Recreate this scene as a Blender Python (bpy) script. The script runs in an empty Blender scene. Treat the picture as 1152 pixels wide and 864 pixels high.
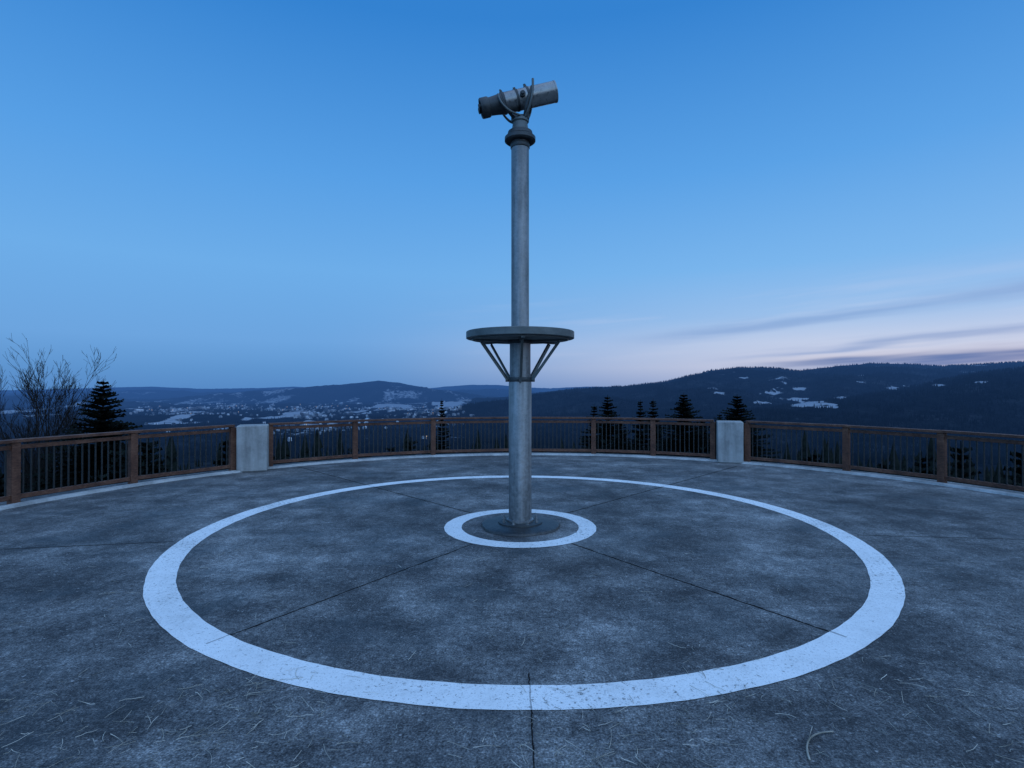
import bpy, math, random
import numpy as np
from mathutils import Vector, Matrix, Quaternion
random.seed(7); np.random.seed(7)
scene=bpy.context.scene
def lin(c):
    o=[]
    for v in c:
        v=v/255
        o.append(v/12.92 if v<=0.04045 else ((v+0.055)/1.055)**2.4)
    return tuple(o)+(1,)

# ---------------------------------------------------------------- node helper
class NT:
    def __init__(s,tree): s.t=tree; s.n=tree.nodes; s.l=tree.links
    def new(s,typ,**k):
        n=s.n.new(typ)
        for a,b in k.items(): setattr(n,a,b)
        return n
    def put(s,sock,v):
        if v is None: return
        if isinstance(v,bpy.types.NodeSocket): s.l.new(v,sock)
        else: sock.default_value=v
    def m(s,op,a,b=None,c=None,clamp=False):
        n=s.new('ShaderNodeMath',operation=op); n.use_clamp=clamp
        s.put(n.inputs[0],a); s.put(n.inputs[1],b)
        if c is not None: s.put(n.inputs[2],c)
        return n.outputs[0]
    def ss(s,v,a,b,lo=0.,hi=1.):
        n=s.new('ShaderNodeMapRange'); n.interpolation_type='SMOOTHSTEP'
        s.put(n.inputs[0],v); s.put(n.inputs[1],a); s.put(n.inputs[2],b); s.put(n.inputs[3],lo); s.put(n.inputs[4],hi)
        return n.outputs[0]
    def mix(s,f,a,b,mode='MIX'):
        n=s.new('ShaderNodeMix',data_type='RGBA',blend_type=mode)
        s.put(n.inputs[0],f); s.put(n.inputs[6],a); s.put(n.inputs[7],b)
        return n.outputs[2]
    def noise(s,vec,scale,detail=4,rough=.5,dist=0.):
        n=s.new('ShaderNodeTexNoise'); s.put(n.inputs['Vector'],vec)
        n.inputs['Scale'].default_value=scale; n.inputs['Detail'].default_value=detail
        n.inputs['Roughness'].default_value=rough; n.inputs['Distortion'].default_value=dist
        return n.outputs[0]
    def mapv(s,vec,scale=(1,1,1),loc=(0,0,0)):
        n=s.new('ShaderNodeMapping'); s.put(n.inputs[0],vec); n.inputs[3].default_value=scale; n.inputs[1].default_value=loc
        return n.outputs[0]
    def ramp(s,f,stops):
        n=s.new('ShaderNodeValToRGB'); s.put(n.inputs[0],f); cr=n.color_ramp
        while len(cr.elements)<len(stops): cr.elements.new(.5)
        for e,(p,c) in zip(cr.elements,stops): e.position=p; e.color=c
        return n.outputs[0]
def g(v): return (v,v,v,1)
def new_mat(name):
    m=bpy.data.materials.new(name); m.use_nodes=True
    nt=NT(m.node_tree); b=m.node_tree.nodes['Principled BSDF']
    return m,nt,b
def bump(nt,b,h,strength,dist):
    n=nt.new('ShaderNodeBump'); n.inputs['Strength'].default_value=strength; n.inputs['Distance'].default_value=dist
    nt.put(n.inputs['Height'],h); nt.l.new(n.outputs[0],b.inputs['Normal'])

# ---------------------------------------------------------------- layout (metres)
EYE=1.7
CX,CY=0.10,6.72          # centre of the painted circles / telescope pole
FX,FY,FR=0.5,6.0,7.95    # centre / radius of the terrace railing

# ---------------------------------------------------------------- mesh helpers
def mesh_obj(name,V,F,mat=None,smooth=False,parent=None,autos=None):
    me=bpy.data.meshes.new(name); me.from_pydata([tuple(v) for v in V],[],[tuple(f) for f in F]); me.update()
    o=bpy.data.objects.new(name,me); scene.collection.objects.link(o)
    if mat: me.materials.append(mat)
    if smooth:
        me.polygons.foreach_set('use_smooth',[True]*len(me.polygons))
        if autos is not None:
            try: me.set_sharp_from_angle(angle=math.radians(autos))
            except Exception: pass
    if parent: o.parent=parent
    return o
class MB:
    def __init__(s): s.V=[]; s.F=[]
    def add(s,V,F):
        o=len(s.V); s.V+= [tuple(v) for v in V]; s.F+=[tuple(i+o for i in f) for f in F]
    def box(s,c,size,rotz=0,mat=None):
        hx,hy,hz=[a/2 for a in size]
        V=[Vector((x,y,z)) for z in(-hz,hz) for y in(-hy,hy) for x in(-hx,hx)]
        R=mat if mat is not None else Matrix.Rotation(rotz,3,'Z')
        V=[R@v+Vector(c) for v in V]
        s.add(V,[(0,2,3,1),(4,5,7,6),(0,1,5,4),(1,3,7,5),(3,2,6,7),(2,0,4,6)])
    def lathe(s,prof,c=(0,0,0),M=None,n=48,cap=True):
        # prof: (radius, height) list along local z
        V=[];F=[]
        for r,z in prof:
            for i in range(n):
                a=2*math.pi*i/n; V.append(Vector((r*math.cos(a),r*math.sin(a),z)))
        for j in range(len(prof)-1):
            for i in range(n):
                k=(i+1)%n; F.append((j*n+i,j*n+k,(j+1)*n+k,(j+1)*n+i))
        if cap:
            F.append(tuple(reversed(range(n)))); F.append(tuple((len(prof)-1)*n+i for i in range(n)))
        if M is not None: V=[M@v for v in V]
        V=[v+Vector(c) for v in V]
        s.add(V,F)
    def tube(s,pts,rad,n=8,flat=1.0):
        pts=[Vector(p) for p in pts]; V=[];F=[]
        up=Vector((0,0,1)); prev=None
        for i,p in enumerate(pts):
            t=(pts[min(i+1,len(pts)-1)]-pts[max(i-1,0)]).normalized()
            if prev is None:
                a=t.cross(up)
                if a.length<1e-3: a=t.cross(Vector((1,0,0)))
            else: a=prev-t*prev.dot(t)
            a.normalize(); prev=a; b=t.cross(a)
            r=rad[i] if hasattr(rad,'__len__') else rad
            for k in range(n):
                an=2*math.pi*k/n; V.append(p+a*math.cos(an)*r+b*math.sin(an)*r*flat)
        for i in range(len(pts)-1):
            for k in range(n):
                q=(k+1)%n; F.append((i*n+k,i*n+q,(i+1)*n+q,(i+1)*n+k))
        F.append(tuple(reversed(range(n)))); F.append(tuple((len(pts)-1)*n+k for k in range(n)))
        s.add(V,F)
    def obj(s,name,mat,smooth=False,parent=None,autos=None,bev=0):
        o=mesh_obj(name,s.V,s.F,mat,smooth,parent,autos)
        if bev:
            m=o.modifiers.new('bevel','BEVEL'); m.width=bev; m.segments=2; m.limit_method='ANGLE'
        return o
def empty(name,loc=(0,0,0)):
    o=bpy.data.objects.new(name,None); o.location=loc; scene.collection.objects.link(o); o.empty_display_size=.3
    return o

# ---------------------------------------------------------------- joints group (world coordinates)
jg=bpy.data.node_groups.new('slab_joints','ShaderNodeTree')
jg.interface.new_socket('mask',in_out='OUTPUT',socket_type='NodeSocketFloat')
jg.interface.new_socket('stain',in_out='OUTPUT',socket_type='NodeSocketFloat')
J=NT(jg); go=jg.nodes.new('NodeGroupOutput')
geo=J.new('ShaderNodeNewGeometry'); sep=J.new('ShaderNodeSeparateXYZ'); J.l.new(geo.outputs['Position'],sep.inputs[0])
wn_=J.noise(geo.outputs['Position'],7,3,.7)
wob=J.m('MULTIPLY',J.m('SUBTRACT',wn_,.5),.03)
dx=J.m('SUBTRACT',sep.outputs[0],CX); dy=J.m('SUBTRACT',sep.outputs[1],CY)
tot=None; st=None
for ang,start,end,wk in ((0.,3.45,9,.004),(36,.93,3.7,.015),(-34.5,.93,3.75,.011),(-80,3.9,9,.011),(84,3.9,9,.008),(137,.95,7,.014),(-137,.95,7,.014),(179,3.8,9,.012)):
    a=math.radians(ang); ux,uy=math.sin(a),-math.cos(a)
    al=J.m('ADD',J.m('MULTIPLY',dx,ux),J.m('MULTIPLY',dy,uy))
    pe=J.m('ABSOLUTE',J.m('ADD',J.m('ADD',J.m('MULTIPLY',dx,uy),J.m('MULTIPLY',dy,-ux)),wob))
    rng=J.m('MULTIPLY',J.m('GREATER_THAN',al,start),J.m('LESS_THAN',al,end))
    m_=J.m('MULTIPLY',J.ss(J.m('MULTIPLY_ADD',wn_,-wk,pe),.0,.005,1.,0.),rng)
    s_=J.m('MULTIPLY',J.ss(pe,.0,.07,1.,0.),rng)
    tot=m_ if tot is None else J.m('MAXIMUM',tot,m_)
    st=s_ if st is None else J.m('MAXIMUM',st,s_)
J.l.new(tot,go.inputs[0]); J.l.new(J.m('MULTIPLY',st,J.ss(wn_,.3,.6)),go.inputs[1])

# ---------------------------------------------------------------- materials
CR=[(0.,(.020,.020,.021,1)),(.28,(.046,.046,.047,1)),(.50,(.095,.095,.095,1)),(.74,(.175,.175,.172,1)),(1.,(.36,.355,.345,1))]
def concrete_nodes(nt):
    geo=nt.new('ShaderNodeNewGeometry'); P=geo.outputs['Position']
    big=nt.noise(P,.45,4,.6); med=nt.noise(nt.mapv(P,(1,1,1),(7,3,0)),1.5,7,.78)
    fine=nt.noise(P,24,3,.85); grit=nt.noise(P,85,1,.8)
    v=nt.m('MULTIPLY',nt.m('SUBTRACT',big,.5),1.0)
    v=nt.m('MULTIPLY_ADD',nt.m('SUBTRACT',med,.5),1.9,v)
    v=nt.m('MULTIPLY_ADD',nt.m('SUBTRACT',fine,.5),1.2,v)
    v=nt.m('MULTIPLY_ADD',nt.m('SUBTRACT',grit,.5),1.2,v)
    v=nt.m('ADD',v,.5)
    col=nt.ramp(v,CR)
    return P,col,grit,big,med,fine,grit
matC,nt,b=new_mat('weathered_concrete')
P,col,h,big,med,fine,grit=concrete_nodes(nt)
vo=nt.new('ShaderNodeTexVoronoi'); nt.put(vo.inputs['Vector'],P); vo.inputs['Scale'].default_value=24
rnd_=nt.new('ShaderNodeSeparateColor'); nt.l.new(vo.outputs['Color'],rnd_.inputs[0])
spot=nt.ss(vo.outputs['Distance'],.08,.26,1.,0.)
col=nt.mix(nt.m('MULTIPLY',nt.m('MULTIPLY',spot,nt.m('GREATER_THAN',rnd_.outputs[0],.86)),.6),col,(.40,.39,.38,1))
col=nt.mix(nt.m('MULTIPLY',nt.m('MULTIPLY',spot,nt.m('LESS_THAN',rnd_.outputs[0],.22)),.8),col,(.012,.012,.012,1))
# worn damp patches with ragged edges
dp=nt.noise(nt.mapv(P,(1,1,1),(21,4,0)),.95,6,.7)
col=nt.mix(nt.ss(dp,.52,.68,0.,.5),col,(.030,.031,.033,1))
jn=nt.new('ShaderNodeGroup'); jn.node_tree=jg; jm=jn.outputs[0]
col=nt.mix(nt.m('MULTIPLY',jn.outputs[1],.35),col,(.03,.03,.03,1))
col=nt.mix(nt.m('MULTIPLY',jm,.88),col,(.006,.006,.006,1))
nt.put(b.inputs['Base Color'],col)
nt.put(b.inputs['Roughness'],nt.ss(dp,.45,.65,.82,.58))
nt.put(b.inputs['Specular IOR Level'],nt.m('MULTIPLY_ADD',jm,-.35,.35))
bump(nt,b,h,.8,.006)

matP,nt,b=new_mat('white_road_paint')
P,col,h,big,med,fine,grit=concrete_nodes(nt)
wear=nt.ss(nt.m('MULTIPLY_ADD',nt.m('SUBTRACT',big,.5),.35,nt.noise(P,30,5,.8)),.575,.63)
pc=nt.ramp(med,[(.25,(.52,.52,.51,1)),(.5,(.73,.73,.72,1)),(.75,(.83,.83,.82,1))])
pc=nt.mix(nt.m('MULTIPLY',nt.ss(grit,.55,.72),.45),pc,(.3,.3,.3,1))
pc=nt.mix(nt.m('MULTIPLY',wear,.8),pc,col)
jn=nt.new('ShaderNodeGroup'); jn.node_tree=jg
pc=nt.mix(nt.m('MULTIPLY',jn.outputs[0],.6),pc,(.05,.05,.05,1))
nt.put(b.inputs['Base Color'],pc); b.inputs['Roughness'].default_value=.65
bump(nt,b,h,.45,.005)

matEdge,nt,b=new_mat('pale_kerb_concrete')
P,col,h,big,med,fine,grit=concrete_nodes(nt)
nt.put(b.inputs['Base Color'],nt.mix(nt.ss(med,.35,.65,.45,.9),col,(.50,.50,.49,1))); b.inputs['Roughness'].default_value=.8
bump(nt,b,h,.5,.006)

matPil,nt,b=new_mat('cast_concrete')
tc=nt.new('ShaderNodeTexCoord').outputs['Object']
n1=nt.noise(tc,3,6,.65); n2=nt.noise(nt.mapv(tc,(9,9,1.2)),1.5,4); n3=nt.noise(tc,60,3,.7)
vv=nt.m('ADD',nt.m('MULTIPLY',n1,.6),nt.m('ADD',nt.m('MULTIPLY',n2,.3),nt.m('MULTIPLY',n3,.2)))
nt.put(b.inputs['Base Color'],nt.ramp(vv,[(.38,(.14,.14,.138,1)),(.55,(.27,.27,.262,1)),(.72,(.38,.38,.37,1))])); b.inputs['Roughness'].default_value=.85
bump(nt,b,nt.m('ADD',n1,n3),.5,.012)

def metal(name,c1,c2,met,rough,streak=True):
    m,nt,b=new_mat(name); tc=nt.new('ShaderNodeNewGeometry').outputs['Position']
    n1=nt.noise(nt.mapv(tc,(14,14,.9) if streak else (5,5,5)),1,5,.65); n2=nt.noise(tc,22,4,.7); n3=nt.noise(tc,2.2,2)
    v=nt.m('ADD',nt.m('MULTIPLY',n1,.4),nt.m('ADD',nt.m('MULTIPLY',n2,.35),nt.m('MULTIPLY',n3,.25)))
    nt.put(b.inputs['Base Color'],nt.ramp(v,[(.40,c1),(.60,c2)])); b.inputs['Metallic'].default_value=met
    nt.put(b.inputs['Roughness'],nt.ss(n2,.3,.7,rough-.1,rough+.14))
    bump(nt,b,n2,.12,.004)
    return m
matGal=metal('galvanised_steel',(.11,.115,.118,1),(.28,.285,.29,1),.55,.44)
matTab=metal('dull_painted_steel',(.06,.072,.072,1),(.13,.145,.142,1),.3,.5,False)
matDark=metal('dark_weathered_steel',(.022,.026,.028,1),(.06,.066,.068,1),.3,.5,False)
matBar=metal('barrel_aluminium',(.15,.155,.155,1),(.30,.31,.305,1),.65,.34,False)
matBlk,nt,b=new_mat('black_metal'); b.inputs['Roughness'].default_value=.5
nt.put(b.inputs['Base Color'],nt.ramp(nt.noise(nt.new('ShaderNodeNewGeometry').outputs['Position'],20,2),[(.3,g(.008)),(.7,g(.02))]))
matGlass,nt,b=new_mat('lens_glass'); b.inputs['Base Color'].default_value=(.02,.03,.04,1); b.inputs['Roughness'].default_value=.08
matWet,nt,b=new_mat('damp_footing_concrete')
P,col,h,big,med,fine,grit=concrete_nodes(nt)
nt.put(b.inputs['Base Color'],nt.mix(.8,col,(.008,.009,.010,1))); b.inputs['Roughness'].default_value=.45; bump(nt,b,h,.5,.006)

matWood,nt,b=new_mat('stained_wood')
P=nt.new('ShaderNodeNewGeometry').outputs['Position']
n1=nt.noise(P,3,5,.7); n2=nt.noise(nt.mapv(P,(8,8,30)),2,4,.7)
vv=nt.m('ADD',nt.m('MULTIPLY',n1,.55),nt.m('MULTIPLY',n2,.45))
nt.put(b.inputs['Base Color'],nt.ramp(vv,[(.36,(.038,.017,.012,1)),(.5,(.10,.042,.026,1)),(.66,(.18,.088,.055,1))])); b.inputs['Roughness'].default_value=.7
b.inputs['Specular IOR Level'].default_value=.3
bump(nt,b,n2,.3,.004)

def foliage(name,c1,c2,scale=2.5):
    m,nt,b=new_mat(name); P=nt.new('ShaderNodeNewGeometry').outputs['Position']
    nt.put(b.inputs['Base Color'],nt.ramp(nt.noise(P,scale,2,.7),[(.3,c1),(.7,c2)])); b.inputs['Roughness'].default_value=.95
    b.inputs['Specular IOR Level'].default_value=.05
    return m
matNeedle=foliage('spruce_needles',(.003,.005,.005,1),(.012,.016,.013,1))
matBark=foliage('bark',(.010,.009,.009,1),(.028,.024,.022,1),8)

# ---------------------------------------------------------------- terrace ground
def disc_mesh(cx,cy,r0,r1,z,n=256,wob=0):
    V=[];F=[]
    for i in range(n):
        a=2*math.pi*i/n
        w0=wob*(math.sin(17*a+1)+math.sin(41*a)+math.sin(83*a+2))*.33; w1=wob*(math.sin(23*a+2)+math.sin(37*a+.5)+math.sin(97*a))*.33
        V.append((cx+(r0+w0)*math.cos(a),cy+(r0+w0)*math.sin(a),z)); V.append((cx+(r1+w1)*math.cos(a),cy+(r1+w1)*math.sin(a),z))
    for i in range(n):
        k=(i+1)%n; F.append((2*i,2*i+1,2*k+1,2*k))
    return V,F
mb=MB(); n=256; RT=8.35
V=[(FX+RT*math.cos(2*math.pi*i/n),FY+RT*math.sin(2*math.pi*i/n),z) for z in(0,-2.6) for i in range(n)]
mb.add(V,[tuple(range(n))]+[(i+n,(i+1)%n+n,(i+1)%n,i) for i in range(n)])
mb.obj('concrete_terrace_pavement',matC)
V,F=disc_mesh(CX,CY,3.595,3.835,.004,360,.005); mesh_obj('painted_circle_marking',V,F,matP)
V,F=disc_mesh(CX,CY,.715,.925,.004,128,.004); mesh_obj('painted_circle_marking.001',V,F,matP)
# kerb under the railing
mb=MB(); V=[];F=[]; prof=[(7.74,.0),(7.75,.035),(7.86,.04),(7.86,.0)]
for r,z in prof:
    for i in range(n): V.append((FX+r*math.cos(2*math.pi*i/n),FY+r*math.sin(2*math.pi*i/n),z))
for j in range(3):
    for i in range(n): F.append((j*n+i,(j+1)*n+i,(j+1)*n+(i+1)%n,j*n+(i+1)%n))
mb.add(V,F); mb.obj('terrace_kerb',matEdge)

# ---------------------------------------------------------------- telescope on pole
T=empty('observation_telescope_pole',(CX,CY,0))
def tp(name,mb,mat,smooth=True,autos=35,bev=0): return mb.obj(name,mat,smooth,T,autos,bev)
mb=MB()
# poured footing: slightly irregular outline
nf=96; V=[];F=[]
for r,z in ((.485,.004),(.475,.028),(.44,.042),(.27,.05),(.001,.05)):
    for i in range(nf):
        a=2*math.pi*i/nf; w_=1+(.018*math.sin(3*a+1)+.012*math.sin(7*a)+.006*math.sin(19*a))*(r>.3)
        V.append((r*w_*math.cos(a),r*w_*math.sin(a),z))
for j in range(4):
    for i in range(nf): F.append((j*nf+i,j*nf+(i+1)%nf,(j+1)*nf+(i+1)%nf,(j+1)*nf+i))
mb.add(V,F); tp('footing',mb,matWet)
mb=MB(); mb.lathe([(.27,.048),(.27,.062),(.255,.068),(.17,.07)],n=64,cap=False); 
tp('base_flange',mb,matDark)
mb=MB()
for i in range(8):
    a=2*math.pi*(i+.5)/8; c=(.215*math.cos(a),.215*math.sin(a),.066)
    mb.lathe([(.024,0),(.024,.006),(.017,.0065),(.017,.026),(.009,.027),(.009,.05)],c,n=6)
tp('anchor_bolts',mb,matGal,False)
mb=MB(); mb.lathe([(.165,.069),(.165,.09),(.142,.10),(.14,.12),(.14,1.76),(.136,1.77)],n=64); tp('lower_pole',mb,matGal)
mb=MB(); mb.lathe([(.128,1.765),(.128,2.3)],n=64); tp('mid_sleeve',mb,matGal)
mb=MB(); mb.lathe([(.109,2.3),(.109,4.76)],n=64); tp('upper_pole',mb,matGal)
mb=MB()
mb.lathe([(.143,1.775),(.146,1.78),(.146,1.82),(.143,1.825)],n=48)
mb.box((.155,0,1.80),(.05,.03,.06)); mb.box((-.155,0,1.80),(.05,.03,.06)); mb.box((0,-.155,1.80),(.03,.05,.06))
tp('clamp_collar',mb,matDark)
mb=MB(); mb.lathe([(.13,2.28),(.60,2.28),(.60,2.295),(.655,2.295),(.662,2.30),(.662,2.375),(.655,2.382),(.112,2.386)],n=128,cap=False); tp('round_shelf',mb,matTab)
mb=MB(); mb.lathe([(.16,2.24),(.16,2.28)],n=48); mb.lathe([(.135,2.386),(.135,2.41),(.11,2.42)],n=48,cap=False); tp('shelf_hub',mb,matDark)
mb=MB()
for a in (-18,198,-88,40,140):
    a=math.radians(a); d=Vector((math.cos(a),math.sin(a),0)); p0=d*.145+Vector((0,0,1.80)); p1=d*.48+Vector((0,0,2.262))
    ax=(p1-p0); L=ax.length
    side=d.cross(Vector((0,0,1)))
    z=ax.normalized(); R=Matrix((side,z.cross(side),z)).transposed()
    mb.box((p0+p1)/2,(.032,.007,L),mat=R); mb.box((p0+p1)/2+R@Vector((.0125,.018,0)),(.007,.028,L),mat=R)
    mb.box(d*.37+Vector((0,0,2.270)),(.46,.04,.018),rotz=a)
tp('shelf_struts',mb,matTab,False)
# head
mb=MB(); mb.lathe([(.116,4.645),(.119,4.65),(.119,4.69),(.116,4.70)],n=48); mb.lathe([(.17,4.72),(.19,4.735),(.19,4.775),(.17,4.79)],n=64); mb.lathe([(.155,4.79),(.16,4.80),(.15,4.845),(.115,4.86)],n=64,cap=True)
tp('head_flange',mb,matDark)
mb=MB(); mb.lathe([(.115,4.86),(.098,4.90),(.09,4.96),(.105,4.97),(.105,5.0),(.06,5.03)],n=48); tp('swivel_neck',mb,matTab)
tilt=math.radians(15)
mb=MB()
for sy in(-1,1):
    pts=[]; 
    for t in np.linspace(0,1,14):
        a=t*math.pi/2; pts.append((.06+.085*t*t,sy*(.03+.135*math.sin(a)),5.0+.30*(1-math.cos(a))+.03*t))
    mb.tube(pts,[.030-.010*(i/13) for i in range(14)],8,.7)
    pts=[]
    for t in np.linspace(0,1,14):
        a=t*math.pi/2; pts.append((-.04-.2*t,sy*(.03+.12*math.sin(a)),4.99+.2*(1-math.cos(a))))
    mb.tube(pts,[.026-.008*(i/13) for i in range(14)],8,.7)
mb.box((0,0,5.02),(.22,.12,.05))
tp('yoke_arms',mb,matDark,True,50)
mb=MB()
def curve3(p0,p1,p2,n=12): return [tuple((1-t)**2*np.array(p0)+2*t*(1-t)*np.array(p1)+t*t*np.array(p2)) for t in np.linspace(0,1,n)]
mb.tube(curve3((-.27,-.15,5.24),(-.22,-.2,5.02),(.0,-.1,5.01)),.014,8)
mb.tube(curve3((.15,-.16,5.42),(.16,-.2,5.15),(.06,-.08,5.0)),.015,8)
mb.tube(curve3((.15,.16,5.42),(.16,.2,5.15),(.06,.08,5.0)),.015,8)
tp('curved_handles',mb,matTab,True,60)
# barrel axis: along +x tilted up
Rb=Matrix.Rotation(-tilt,3,'Y')@Matrix.Rotation(math.radians(4),3,'Z')@Matrix.Rotation(math.radians(90),3,'Y')  # local z -> +x
Cb=Vector((-.02,0,5.245))
mb=MB(); mb.lathe([(.118,-.20),(.124,-.195),(.124,.455),(.128,.46),(.128,.475),(.118,.475),(.116,.30)],Cb,Rb,n=64,cap=False)
tp('barrel',mb,matBar)
mb=MB()
for s_,r_ in((-.19,.130),(-.02,.130),(.12,.130)):
    mb.lathe([(.12,s_-.014),(r_,s_-.014),(r_,s_+.014),(.12,s_+.014)],Cb,Rb,n=48,cap=False)
    for sg in (1,-1): mb.box(Cb+Rb@Vector((-.14,sg*.02,s_)),(.028,.012,.03),mat=Rb)
mb.tube([Cb+Rb@Vector((-.13,0,-.19)),Cb+Rb@Vector((-.175,0,-.19))],.012,8)
mb.tube([Cb+Rb@Vector((-.13,0,.12)),Cb+Rb@Vector((-.175,0,.12))],.016,8)
tp('barrel_straps',mb,matDark)
mb=MB(); mb.lathe([(.122,-.20),(.118,-.24),(.110,-.30),(.104,-.37),(.114,-.375),(.120,-.39),(.120,-.47),(.112,-.482),(.095,-.475),(.09,-.44)],Cb,Rb,n=48,cap=True)
for sy in(-.045,.045): mb.lathe([(.032,-.47),(.032,-.49),(.037,-.495),(.037,-.505),(.028,-.51)],Cb+Rb@Vector((0,sy,0)),Rb,n=24)
tp('eyepiece_housing',mb,matDark)
mb=MB(); mb.lathe([(.117,.35),(.09,.365),(.0001,.372)],Cb,Rb,n=48,cap=False); tp('objective_lens',mb,matGlass)
mb=MB()
for sy in(-1,1):
    mb.lathe([(.035,0),(.035,.03),(.02,.035),(.02,.06)],Vector((.03,sy*.125,5.25)),Matrix.Rotation(-sy*math.pi/2,3,'X'),n=20)
tp('pivot_knobs',mb,matDark)

# ---------------------------------------------------------------- concrete pillars
for i,(ang,r,w,h_) in enumerate(((-47.9,7.86,.57,.93),(34.5,7.90,.55,.93))):
    a=math.radians(ang); x=FX+r*math.sin(a); y=FY+r*math.cos(a)
    face=math.atan2(x,y)*.8
    mb=MB(); mb.box((0,0,h_/2),(w,.5,h_))
    o=mb.obj('concrete_pillar'+('' if i==0 else '.001'),matPil,True,None,40,.022)
    o.location=(x,y,.001); o.rotation_euler=(0,0,-face)

# ---------------------------------------------------------------- railing
R_=empty('wooden_railing_fence',(FX,FY,0))
angs=[-76,-63.5,-50.6]; angs2=[-45.2,-31.6,-18,-3.5,11.3,21.8,31.8]; angs3=[37.2,51.3,62.8,75.]+[75+ (209/16.)*k for k in range(1,16)]+[284.]
posts,rails,bal,capm=MB(),MB(),MB(),MB()
def pt(a,r=FR): a=math.radians(a); return Vector((r*math.sin(a),r*math.cos(a),0))
rr=random.Random(3)
for chain in(angs,angs2,angs3):
    for i,a in enumerate(chain):
        if not (chain is angs3 and i==len(chain)-1):
            p=pt(a); rz=-math.radians(a)
            posts.box(p+Vector((0,0,.45)),(.115,.11,.898),rotz=rz+rr.uniform(-.02,.02))
        if i+1<len(chain):
            p,q=pt(a),pt(chain[i+1]); d=q-p; L=d.length; u=d/L; rz=math.atan2(u.y,u.x); mid=(p+q)/2
            dz=rr.uniform(-.004,.004)
            capm.box(mid+Vector((0,0,.928+dz)),(L+.02,.15,.045),rotz=rz)
            rails.box(mid+Vector((0,0,.835)),(L-.113,.045,.06),rotz=rz)
            rails.box(mid+Vector((0,0,.115)),(L-.113,.045,.065),rotz=rz)
            nb=max(2,int((L-.13)/.098))
            for k in range(nb):
                t=.065+(L-.13)*(k+.5)/nb
                c=p+u*t
                bal.box(c+Vector((0,0,.4765)),(.018,.018,.656),rotz=rz)
posts.obj('posts',matWood,False,R_,bev=.006); capm.obj('top_cap',matWood,False,R_,bev=.006); rails.obj('rails',matWood,False,R_,bev=.004); bal.obj('balusters',matBlk,False,R_)

# ---------------------------------------------------------------- terrain
def vnoise(x,y,seed=0):
    xi=np.floor(x).astype(np.int64); yi=np.floor(y).astype(np.int64); xf=x-xi; yf=y-yi
    u=xf*xf*(3-2*xf); v=yf*yf*(3-2*yf)
    def h(a,b):
        n=(a*374761393+b*668265263+seed*974711)&0xffffffff
        n=((n^(n>>13))*1274126177)&0xffffffff
        n=n^(n>>16)
        return (n&0xffff)/65535.0
    return (h(xi,yi)*(1-u)+h(xi+1,yi)*u)*(1-v)+(h(xi,yi+1)*(1-u)+h(xi+1,yi+1)*u)*v
def fbm(x,y,o=5,seed=0):
    s=0;a=.5;t=0
    for i in range(o):
        s=s+a*vnoise(x*2**i,y*2**i,seed+i*17); t+=a; a*=.5
    return s/t
def prof(pts): 
    X=np.array([(p[0]-576)/615. for p in pts]); E=np.array([(436-p[1])/615. for p in pts]); return X,E
ridges=[ # crest distance, start of slope, crest profile, roughness
 (11500,9300,prof([(-700,430),(-200,436),(0,440),(70,438),(130,436),(170,435),(230,438),(290,437),(330,435),(380,438),(470,439),(500,435),(530,433),(560,433),(590,436),(620,437),(660,435),(900,436),(1500,425)]),.35),
 (8600,6900,prof([(-700,445),(0,445),(100,441),(180,439),(240,443),(300,446),(400,447),(460,444),(520,439),(560,438),(600,442),(640,446),(700,450),(1500,460)]),.5),
 (7000,5600,prof([(-700,455),(0,458),(120,459),(200,452),(250,446),(290,441),(330,438),(370,434),(400,431),(425,428),(450,431),(480,437),(510,443),(550,452),(600,460),(1500,465)]),.7),
 (5400,4600,prof([(-700,438),(-100,443),(0,447),(60,446),(110,450),(160,457),(230,464),(1500,480)]),.6),
 (4000,1700,prof([(380,482),(470,474),(510,462),(540,455.5),(600,445),(650,438.5),(700,435),(740,431),(770,424),(800,417),(830,413.5),(870,414),(900,417.5),(940,412),(980,409),(1020,409.5),(1060,412),(1100,410),(1152,407),(1500,395)]),1.),
 (2400,1150,prof([(640,486),(700,478),(800,466),(860,459),(920,452),(1000,441),(1050,430),(1100,420),(1152,414),(1300,400),(1700,390)]),1.),
]
def terrain(x,y):
    rp=np.hypot(x-FX,y-FY); r=np.hypot(x,y)
    z=np.interp(rp,[0,8,8.4,12,30,100,300,1000,1600,2500,20000],[-2.5,-2.5,-2.4,-3.4,-8.5,-21,-54,-132,-158,-163,-165])
    near=np.clip((rp-10)/60,0,1)
    z=z+near*np.minimum(r*.02,14)*(fbm(x/120.,y/120.,5,3)-.5)*2+ near*(fbm(x/9.,y/9.,4,9)-.5)*1.2
    z=z+np.clip((r-1800)/1500,0,1)*(fbm(x/700.,y/900.,4,21)-.4)*34
    t=np.where(y>1e-3,x/np.maximum(y,1e-3),np.sign(x)*3)
    tt=np.clip(t,-2.5,2.5)
    yy=np.where(np.abs(t)<2.5,y,r/2.7)
    for k,(D,S,(X,E),na) in enumerate(ridges):
        crest=EYE+np.interp(tt,X,E)*D
        d=yy
        s=np.clip((d-S)/(D-S),0,1.); front=s*s*(3-2*s)*.45+.55*s**1.25
        bk=np.clip((d-D)/(D*.35),0,1); sh=np.where(d<D,front,1-bk*bk*(3-2*bk))
        env=np.sin(np.clip(sh,0,1)*math.pi)*na
        spur=(1-np.abs(fbm(x/650.,y/650.,5,30+k)*2-1)*2.2)
        amp=D*.018
        zz=-165+(crest+165)*sh+env*amp*spur*.9+ na*sh*(fbm(x/90.,y/90.,4,50+k)-.5)*D*.0030
        z=np.maximum(z,np.where(sh>0,zz,-999))
    return z
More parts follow.
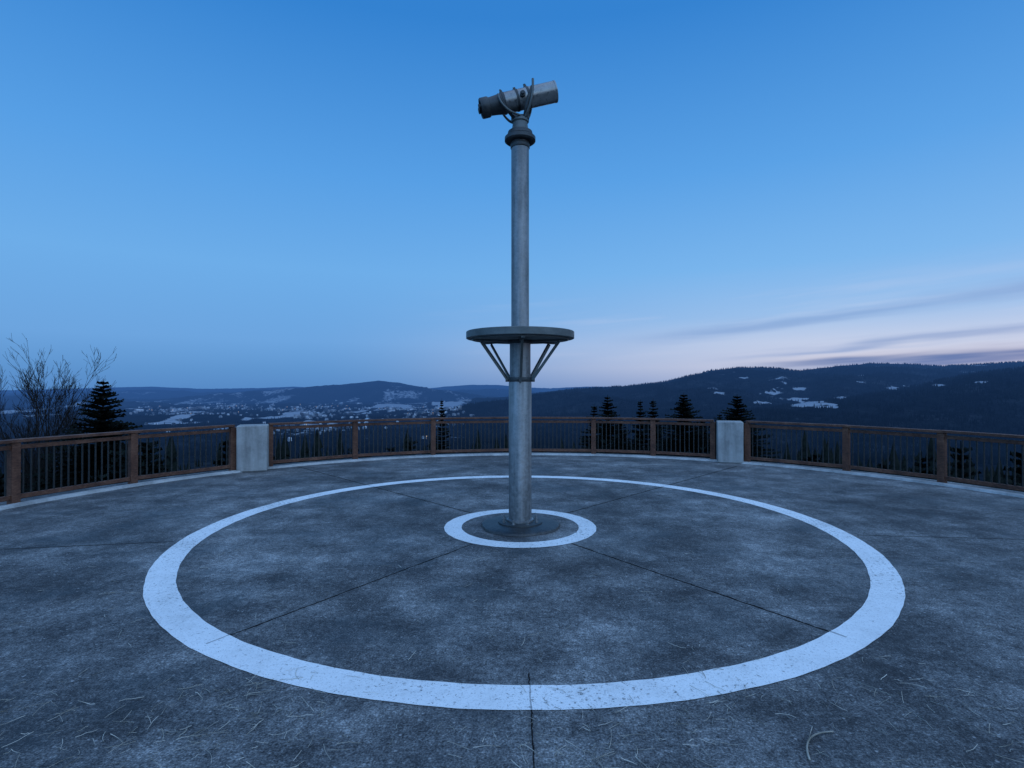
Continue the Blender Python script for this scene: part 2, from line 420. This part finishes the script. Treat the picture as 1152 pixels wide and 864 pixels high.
th=np.concatenate([np.radians(np.linspace(-58,58,960)),np.radians(np.linspace(60,300,90))])
rs=np.concatenate([np.geomspace(.6,1000,90),np.geomspace(1012,15500,270)])
TH,RS=np.meshgrid(th,rs,indexing='ij'); XX=RS*np.sin(TH); YY=RS*np.cos(TH)
ZZ=terrain(XX,YY)
def proj_el(x,y,z): return (z-EYE)/np.maximum(y,1)
clear=[(.478,-.0105,.022,.0028),(.505,-.004,.026,.0018),(.545,-.030,.034,.0036),(.52,-.022,.018,.0024),(.50,.009,.012,.0018),(.60,-.020,.015,.0024),(.70,.000,.018,.0020),(.38,-.010,.012,.0016),(.86,.010,.016,.0024),(.42,.018,.010,.0018),(.575,-.036,.024,.0024),(.46,-.028,.015,.002),(.64,.010,.012,.0016),(.78,.004,.012,.0018)]
def snow_mask(x,y,z):
    t=x/np.maximum(y,1); e=proj_el(x,y,z)
    m=np.zeros_like(x)
    j=fbm(x/90.,y/90.,4,77)-.5; j2=fbm(x/60.,y/140.,4,78)-.5
    for (a,b_,w,h_) in clear:
        q=((t-a+j*w*2.2)/w)**2+((e-b_+j2*h_*3.4)/h_)**2
        m=np.maximum(m,np.clip(1.5-q,0,1))
    rightz=np.clip((t-.25)/.12,0,1)*(y>2600)*(y<5200)
    f=fbm(x/260.,y/160.,4,91); m=np.maximum(m,rightz*np.clip((f-.67)*14,0,1)*.6)
    left=np.clip((.02-t)/.12,0,1)*np.clip((y-1500)/700,0,1)*np.clip((7300-y)/2500,0,1)
    f2=fbm(x/190.,y/420.,5,95); lowz=np.clip((-70-z)/60,0,1)
    m=np.maximum(m,left*np.clip((f2-.605)*12,0,1)*(lowz*.9+.1))
    far=(y>5500)*np.clip((-t+0.05)/.1,0,1); f3=fbm(x/420.,y/500.,5,99)
    m=np.maximum(m,far*np.clip((f3-.62)*10,0,1)*.6)
    return np.where(y>900,m,0)
SM=snow_mask(XX.ravel(),YY.ravel(),ZZ.ravel())
na_,nr=TH.shape
idx=np.arange(na_*nr).reshape(na_,nr); i2=np.roll(idx,-1,axis=0)
F=np.stack([idx[:,:-1],i2[:,:-1],i2[:,1:],idx[:,1:]],-1).reshape(-1,4)[:, ::-1]
def np_mesh(name,V,F,mat,smooth):
    me=bpy.data.meshes.new(name); k=F.shape[1]
    me.vertices.add(len(V)); me.vertices.foreach_set('co',V.astype(np.float32).ravel())
    me.loops.add(F.size); me.loops.foreach_set('vertex_index',F.astype(np.int32).ravel())
    me.polygons.add(len(F)); me.polygons.foreach_set('loop_start',np.arange(0,F.size,k,dtype=np.int32)); me.polygons.foreach_set('loop_total',np.full(len(F),k,dtype=np.int32))
    if smooth: me.polygons.foreach_set('use_smooth',np.ones(len(F),dtype=bool))
    me.update(calc_edges=True)
    me.materials.append(mat)
    o=bpy.data.objects.new(name,me); scene.collection.objects.link(o); return o
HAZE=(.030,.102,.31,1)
def haze_out(nt,b,scale=7000.):  # aerial haze painted into the material: blue emission growing with distance from origin
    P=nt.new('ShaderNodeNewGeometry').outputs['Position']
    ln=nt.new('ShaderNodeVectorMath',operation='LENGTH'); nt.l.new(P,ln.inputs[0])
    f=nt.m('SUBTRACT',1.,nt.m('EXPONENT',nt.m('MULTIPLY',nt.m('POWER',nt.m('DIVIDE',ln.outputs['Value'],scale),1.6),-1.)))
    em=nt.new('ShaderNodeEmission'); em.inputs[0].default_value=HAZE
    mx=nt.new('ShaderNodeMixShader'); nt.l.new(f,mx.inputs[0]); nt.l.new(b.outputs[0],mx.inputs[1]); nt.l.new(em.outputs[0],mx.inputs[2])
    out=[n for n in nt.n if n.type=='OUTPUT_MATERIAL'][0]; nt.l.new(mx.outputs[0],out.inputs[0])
matT,nt,b=new_mat('wooded_hills')
P=nt.new('ShaderNodeNewGeometry').outputs['Position']
at=nt.new('ShaderNodeAttribute'); at.attribute_name='snow'
w=nt.noise(P,.0035,4,.6); w2=nt.noise(P,.03,2,.7)
base=nt.ramp(nt.m('ADD',nt.m('MULTIPLY',w,.6),nt.m('MULTIPLY',w2,.4)),[(.38,(.003,.005,.007,1)),(.55,(.009,.012,.015,1)),(.66,(.022,.026,.030,1))])
sn=nt.ss(nt.m('ADD',at.outputs['Fac'],nt.m('MULTIPLY',nt.m('SUBTRACT',w2,.5),1.6)),.35,.75)
base=nt.mix(nt.m('MULTIPLY',sn,.85),base,(.30,.33,.37,1))
nt.put(b.inputs['Base Color'],base); b.inputs['Roughness'].default_value=.95; b.inputs['Specular IOR Level'].default_value=.0
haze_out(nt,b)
o=np_mesh('hills_terrain',np.stack([XX.ravel(),YY.ravel(),ZZ.ravel()],-1),F,matT,True)
a_=o.data.attributes.new('snow','FLOAT','POINT')
if len(a_.data)==len(SM): a_.data.foreach_set('value',SM.astype(np.float32))

# distant forest
matF,nt,b=new_mat('distant_conifers')
P=nt.new('ShaderNodeNewGeometry').outputs['Position']
nt.put(b.inputs['Base Color'],nt.ramp(nt.noise(P,.02,1),[(.3,(.002,.004,.005,1)),(.7,(.009,.012,.014,1))])); b.inputs['Roughness'].default_value=1; b.inputs['Specular IOR Level'].default_value=0
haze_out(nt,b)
def forest(name,n,tmin,tmax,dmin,dmax,hmin,hmax,seed,cap=None,wr=.2,levels=1,sides=5,mat=matF):
    R=np.random.RandomState(seed)
    t=R.uniform(tmin,tmax,n); d=np.exp(R.uniform(math.log(dmin),math.log(dmax),n)); x=t*d; y=d
    z=terrain(x,y); s=snow_mask(x,y,z); dens=fbm(x/150.,y/150.,3,5)
    keep=(s<.2)&((dens>.40)|(R.rand(n)<.3)); x,y,z=x[keep],y[keep],z[keep]
    h=R.uniform(hmin,hmax,len(x))
    if cap is not None: h=np.minimum(h,(EYE-cap*y)-z)
    k=(h>2)&(np.hypot(x-FX,y-FY)>12.5); x,y,z,h=x[k],y[k],z[k],h[k]
    n=len(x); Vs=[];Fs=[];off=0
    for L in range(levels):
        z0=z+h*(L/levels)*.9-(1 if L==0 else 0); z1=z+h*min(1,(L+1.35)/levels) if L<levels-1 else z+h
        rad=h*wr*(1-L/levels*.85)
        ph=R.uniform(0,6.28,n); ring=[]
        for s_ in range(sides):
            a=ph+2*math.pi*s_/sides; rj=rad*R.uniform(.65,1.2,n); ring.append(np.stack([x+rj*np.cos(a),y+rj*np.sin(a),z0+R.uniform(-.05,.05,n)*h],-1))
        ring.append(np.stack([x,y,z1],-1))
        V=np.stack(ring,1).reshape(-1,3); bidx=(np.arange(n)*(sides+1))[:,None]
        Fc=np.concatenate([np.stack([bidx[:,0]+s_,bidx[:,0]+(s_+1)%sides,bidx[:,0]+sides],-1) for s_ in range(sides)],0)+off
        off+=len(V); Vs.append(V);Fs.append(Fc)
    return np_mesh(name,np.concatenate(Vs),np.concatenate(Fs),mat,False)
forest('distant_forest',52000,-.10,1.15,1000,4300,9,15,1)
forest('distant_forest.001',16000,-1.1,.1,1100,6500,8,14,2)
forest('conifer_forest',2600,-1.7,1.7,60,1000,8,14,3,cap=.075,levels=7,sides=7,wr=.19,mat=matNeedle)

# town in the valley
matB,nt,b=new_mat('town_walls_and_roofs')
P=nt.new('ShaderNodeNewGeometry').outputs['Position']
nt.put(b.inputs['Base Color'],nt.ramp(nt.noise(P,.03,1),[(.38,(.03,.03,.035,1)),(.52,(.13,.14,.16,1)),(.66,(.42,.44,.47,1))]))
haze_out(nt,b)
matL,nt,b=new_mat('lit_street_lamps'); em=nt.new('ShaderNodeEmission'); em.inputs[0].default_value=(1,.86,.7,1); em.inputs[1].default_value=.6
nt.l.new(em.outputs[0],[n for n in nt.n if n.type=='OUTPUT_MATERIAL'][0].inputs[0])
mb=MB(); ml=MB(); R=np.random.RandomState(11); cnt=0
cl=[(-.60,3600,.05,500),(-.53,4500,.05,500),(-.37,3900,.05,600),(-.27,4500,.06,600),(-.19,3900,.04,600),(-.34,2300,.05,350),(-.13,2900,.03,400)]
while cnt<850:
    c=cl[R.randint(len(cl))]; t=c[0]+R.normal()*c[2]; d=c[1]+R.normal()*c[3]
    if d<1500 or t>-.06: continue
    x=np.array([t*d]); y=np.array([float(d)])
    if R.rand()>.08 and fbm(x/260.,y/260.,2,64)[0]<.52: continue
    z=float(terrain(x,y)[0])
    if z>-100: continue
    w_,l_,h_=R.uniform(7,13),R.uniform(8,18),R.uniform(5,8)
    if R.rand()<.05: w_,l_,h_=R.uniform(18,26),R.uniform(30,60),R.uniform(8,16)
    a=R.uniform(0,3.14); ca,sa=math.cos(a),math.sin(a)
    def q(px_,py_,pz): return (x[0]+px_*ca-py_*sa,y[0]+px_*sa+py_*ca,z+pz)
    hw,hl=w_/2,l_/2
    V=[q(-hw,-hl,-3),q(hw,-hl,-3),q(hw,hl,-3),q(-hw,hl,-3),q(-hw,-hl,h_),q(hw,-hl,h_),q(hw,hl,h_),q(-hw,hl,h_),q(0,-hl,h_+w_*.35),q(0,hl,h_+w_*.35)]
    mb.add(V,[(0,1,5,8,4),(1,2,6,5),(2,3,7,9,6),(3,0,4,7),(4,8,9,7),(5,6,9,8)]); cnt+=1
    if R.rand()<.06: ml.box((x[0]+12,y[0]-14,z+9),(2.2,2.2,2.2)); ml.box((x[0]+12,y[0]-14,z+3),(.3,.3,9.5))
mb.obj('valley_town_houses',matB); ml.obj('valley_town_street_lamps',matL)

# ---------------------------------------------------------------- spruces
def spruce_mesh(name,H,Rb_,seed,lv=46,per=11):
    rnd=random.Random(seed); V=[];F=[]
    mbt=MB(); mbt.tube([(0,0,-.6),(0,0,H*.5),(0,0,H)],[H*.016,H*.010,.01],7)
    nT=len(mbt.F)
    V=list(mbt.V); F=list(mbt.F)
    for l in range(lv):
        f=(l+rnd.uniform(-.3,.3))/lv; z=H*(.06+.93*f)
        L0=Rb_*(1-f)**.95*(1+.12*math.sin(l*1.9))+.05
        for k in range(max(7,int(per*(.45+.55*(1-f))))):
            if rnd.random()<.08: continue
            a=rnd.uniform(0,6.283); L=L0*rnd.uniform(.5,1.22); dr=-.42+f*.9+rnd.uniform(-.12,.12)
            d=Vector((math.cos(a),math.sin(a),0)); s=Vector((-d.y,d.x,0)); ns=max(3,int(L/.14))
            for q_ in range(ns):
                u=(q_+.4)/ns; c=d*(L*u)+Vector((0,0,z+dr*L*u*(1-.3*u)))
                ll=(.10+.12*(1-f)+.22*L*(1-u)**.7*.55)*rnd.uniform(.7,1.2)
                for sg in(-1,1):
                    tip=c+s*sg*ll*.8+d*ll*.6+Vector((0,0,-ll*rnd.uniform(.0,.5)))
                    wv=d*.075+Vector((0,0,.06)); o_=len(V)
                    V+= [tuple(c-wv*.9),tuple(c+wv*1.1),tuple(tip)]; F.append((o_,o_+1,o_+2))
            o_=len(V); c0=d*.02+Vector((0,0,z)); c1=d*L*1.05+Vector((0,0,z+dr*L*.68)); V+=[tuple(c0+Vector((0,0,.07))),tuple(c0-Vector((0,0,.08))),tuple(c1)]; F.append((o_,o_+1,o_+2))
    me=bpy.data.meshes.new(name); me.from_pydata(V,[],F); me.materials.append(matNeedle); me.materials.append(matBark)
    for i in range(nT): me.polygons[i].material_index=1
    return me
def tz(x,y): return float(terrain(np.array([float(x)]),np.array([float(y)]))[0])
sm=[spruce_mesh('spruce_a',10,3.7,1,58,24),spruce_mesh('spruce_b',10,3.0,2,52,21),spruce_mesh('spruce_c',10,2.2,5,52,18)]
tr=[(-17.95,24,2.1,0,1.25),(-20.2,27,.1,1,1.),(-7.7,60,.5,2,.8),(7.35,42,1.15,1,1.35),(6.75,45,.35,2,1.4),(12.9,50,.7,2,1.3),(12.2,52,.6,2,1.1),(11.95,38,1.35,0,1.35),(15.65,38,1.25,0,1.35),(16.7,44,-.3,1,1.),(10.9,41,-.6,1,1.1),(14.3,41,-.5,1,1.2),(7.9,40,-.4,1,1.2)]
for i,(x,y,top,m_,ws) in enumerate(tr):
    o=bpy.data.objects.new('spruce_tree' if i==0 else 'spruce_tree.%03d'%i,sm[m_]); scene.collection.objects.link(o)
    z=tz(x,y); h_=(top-z)/10; o.location=(x,y,z); o.scale=(h_*ws,h_*ws,h_); o.rotation_euler=(0,0,i*1.3)
# undergrowth just beyond the terrace: young spruces as one joined mass
rnd=random.Random(12); ul=MB(); 
small=spruce_mesh('young_spruce_src',4,1.3,9,18,8)
sv=[v.co.copy() for v in small.vertices]; sf=[tuple(p.vertices) for p in small.polygons]
c=0
while c<300:
    a=math.radians(rnd.uniform(-95,95)); r=rnd.uniform(11.5,50); x=FX+r*math.sin(a); y=FY+r*math.cos(a)
    if y<2: continue
    z=tz(x,y); top=min(z+rnd.uniform(2.5,8),EYE-.085*max(y,9)-rnd.uniform(0,1.5)); h_=top-z
    if h_<.8: continue
    s_=h_/4; ro=rnd.uniform(0,6); ca,sa=math.cos(ro)*s_,math.sin(ro)*s_
    ul.add([(x+v.x*ca-v.y*sa,y+v.x*sa+v.y*ca,z+v.z*s_) for v in sv],sf); c+=1
ul.obj('young_spruce_thicket',matNeedle)

# ---------------------------------------------------------------- bare tree
def bare_tree(name,loc,H,seed,stems=3,rk=1.):
    rnd=random.Random(seed); mb=MB()
    def grow(p,d,L,r,lev):
        n=5; pts=[p]; rad=[r]; dd=d.copy()
        for i in range(n):
            dd=(dd+Vector((rnd.gauss(0,.06),rnd.gauss(0,.06),rnd.gauss(.05,.04)))).normalized()
            pts.append(pts[-1]+dd*L/n); rad.append(max(.0055,r*(1-.68*(i+1)/n)))
        mb.tube(pts,rad,6 if lev<2 else 3)
        if lev>=4: return
        nb={0:9,1:6,2:5,3:3}[lev]
        for k in range(nb):
            t=rnd.uniform(.3,1) if lev>0 else rnd.uniform(.40,1.)
            i=min(int(t*n),n-1); q=pts[i].lerp(pts[i+1],min(1,t*n-i))
            ax=Vector((rnd.gauss(0,1),rnd.gauss(0,1),rnd.gauss(0,.3))); ax=(ax-dd*ax.dot(dd)).normalized()
            sp=rnd.uniform(.3,.7); nd=(dd*math.cos(sp)+ax*math.sin(sp)+Vector((0,0,.15))).normalized()
            grow(q,nd,L*rnd.uniform(.34,.55),max(.0075,r*(1-.62*t)*.55),lev+1)
    for s_ in range(stems):
        d=Vector((rnd.gauss(0,.07),rnd.gauss(0,.07),1)).normalized()
        grow(Vector((s_*.3-.3,0,-.3)),d,H*.78*rnd.uniform(.85,1.0),H*.0115*rk,0)
    o=mb.obj(name,matBark); o.location=loc; return o
x,y=-22.0,26.0; bare_tree('bare_deciduous_tree',(x,y,tz(x,y)),11.2,21,3)
x,y=-28.0,31.0; bare_tree('bare_deciduous_tree.001',(x,y,tz(x,y)),9.6,8,2)

# ---------------------------------------------------------------- dry grass / twigs on the terrace
matS,nt,b=new_mat('dry_grass'); b.inputs['Roughness'].default_value=.8
nt.put(b.inputs['Base Color'],nt.ramp(nt.noise(nt.new('ShaderNodeNewGeometry').outputs['Position'],7,1),[(.35,(.16,.145,.115,1)),(.7,(.52,.49,.42,1))]))
mb=MB(); rnd=random.Random(5)
cl=[(rnd.uniform(-2.6,2.6),rnd.uniform(1.3,3.2)) for _ in range(40)]+[(.65,2.6),(.5,2.55),(-1.3,2.6),(-1.45,2.75)]
for k in range(1000):
    if k%4: cx_,cy_=rnd.choice(cl); x=cx_+rnd.gauss(0,.22); y=cy_+rnd.gauss(0,.18)
    else: x=rnd.uniform(-4.5,4.5); y=rnd.uniform(1.2,6)
    if 3.55<math.hypot(x-CX,y-CY)<3.87 and rnd.random()<.8: continue
    a=rnd.uniform(0,6.28); L=rnd.uniform(.02,.14); bd=rnd.gauss(0,.5); z=.006
    pts=[]
    for i in range(5):
        pts.append((x,y,z+rnd.uniform(0,.006))); x+=math.cos(a)*L/4; y+=math.sin(a)*L/4; a+=bd/4
    mb.tube(pts,rnd.uniform(.0008,.0018),3)
mb.obj('dry_grass_litter',matS)
mb=MB(); mb.tube(curve3((1.355,2.50,.006),(1.40,2.68,.02),(1.58,2.70,.008),14),[.0055-.002*i/13 for i in range(14)],6); mb.tube(curve3((1.42,2.63,.01),(1.45,2.67,.02),(1.50,2.74,.008),6),.002,5)
mb.obj('fallen_twig',matS,True)

# ---------------------------------------------------------------- world
W=bpy.data.worlds.new('World'); scene.world=W; W.use_nodes=True
nt=NT(W.node_tree); bg=W.node_tree.nodes['Background']
D=nt.new('ShaderNodeTexCoord').outputs['Generated']; sp=nt.new('ShaderNodeSeparateXYZ'); nt.l.new(D,sp.inputs[0])
X_,Y_,Z_=sp.outputs
az=nt.m('ARCTAN2',X_,Y_); el=nt.m('ARCSINE',Z_)
zc_=nt.m('MAXIMUM',Z_,0.)
left=nt.ramp(zc_,[(0,lin((86,138,198))),(.03,lin((92,148,207))),(.08,lin((106,163,222))),(.2,lin((108,172,232))),(.35,lin((86,158,228))),(.56,lin((50,129,208))),(1,lin((40,108,194)))])
right=nt.ramp(zc_,[(0,lin((156,170,206))),(.035,lin((194,200,224))),(.075,lin((190,204,232))),(.12,lin((152,190,234))),(.2,lin((120,180,236))),(.35,lin((88,160,229))),(.56,lin((50,129,208)))])
sky=nt.mix(nt.ss(az,-.38,.58),left,right)
cv=nt.new('ShaderNodeCombineXYZ'); nt.l.new(az,cv.inputs[0]); nt.l.new(nt.m('SUBTRACT',el,nt.m('MULTIPLY',az,.06)),cv.inputs[1])
n1=nt.noise(nt.mapv(cv.outputs[0],(2.2,26,1)),1.,3,.6)
n2=nt.noise(nt.mapv(cv.outputs[0],(5,60,1),(3,1,0)),1.,2,.6)
wobble=nt.m('MULTIPLY',nt.m('SUBTRACT',n1,.5),.045)
def streak(c0,c1,w,a0,a1,a2,a3,amt):
    d=nt.m('ABSOLUTE',nt.m('SUBTRACT',nt.m('ADD',el,wobble),nt.m('ADD',nt.m('MULTIPLY',az,c1),c0)))
    m=nt.ss(d,0.,w,1.,0.); m=nt.m('MULTIPLY',m,nt.ss(az,a0,a1)); m=nt.m('MULTIPLY',m,nt.ss(az,a2,a3,1.,0.))
    return nt.m('MULTIPLY',nt.m('MULTIPLY',m,nt.ss(n2,.25,.6,.5,1.)),amt)
wisps=nt.m('MULTIPLY',nt.m('MULTIPLY',nt.ss(n1,.48,.70),nt.ss(el,.02,.07)),nt.m('MULTIPLY',nt.ss(el,.12,.20,1.,0.),nt.ss(az,-.3,.35)))
sky=nt.mix(nt.m('MULTIPLY',wisps,.25),sky,lin((206,211,234)))
sky=nt.mix(streak(.058,.10,.020,.12,.4,.75,1.1,.6),sky,lin((120,157,210)))
sky=nt.mix(streak(.022,.075,.012,.30,.55,1.2,1.5,.6),sky,lin((114,147,200)))
pink=streak(.030,.030,.014,.35,.62,1.2,1.6,.8)
sky=nt.mix(pink,sky,lin((224,219,230)))
sky=nt.mix(streak(.012,.052,.015,.34,.58,1.3,1.6,1.),sky,lin((84,118,174)))
boost=nt.ss(nt.m('MULTIPLY',Y_,-1.),-.2,.7,1.,1.9)
sky=nt.mix(1.,sky,boost,'MULTIPLY')
ns=nt.new('ShaderNodeTexSky',sky_type='NISHITA'); ns.sun_disc=False; ns.sun_elevation=math.radians(1.5); ns.sun_rotation=math.radians(60)
sky=nt.mix(.006,sky,ns.outputs[0],'ADD')
nt.l.new(sky,bg.inputs[0]); bg.inputs[1].default_value=1.
su=bpy.data.lights.new('twilight_sun','SUN'); su.energy=1.3; su.angle=math.radians(110); su.color=(.78,.92,1.)
so=bpy.data.objects.new('twilight_sun',su); scene.collection.objects.link(so); so.rotation_euler=(math.radians(30),math.radians(0),math.radians(25)); so.location=(0,0,20)

# ---------------------------------------------------------------- camera
cam=bpy.data.cameras.new('camera'); cam.lens=36*615/1152; cam.sensor_width=36; cam.clip_end=40000; cam.clip_start=.05
co=bpy.data.objects.new('camera',cam); scene.collection.objects.link(co); co.location=(0,0,EYE); co.rotation_euler=(math.radians(90.37),0,0)
scene.camera=co
scene.view_settings.view_transform='Standard'; scene.view_settings.look='None'; scene.view_settings.exposure=0
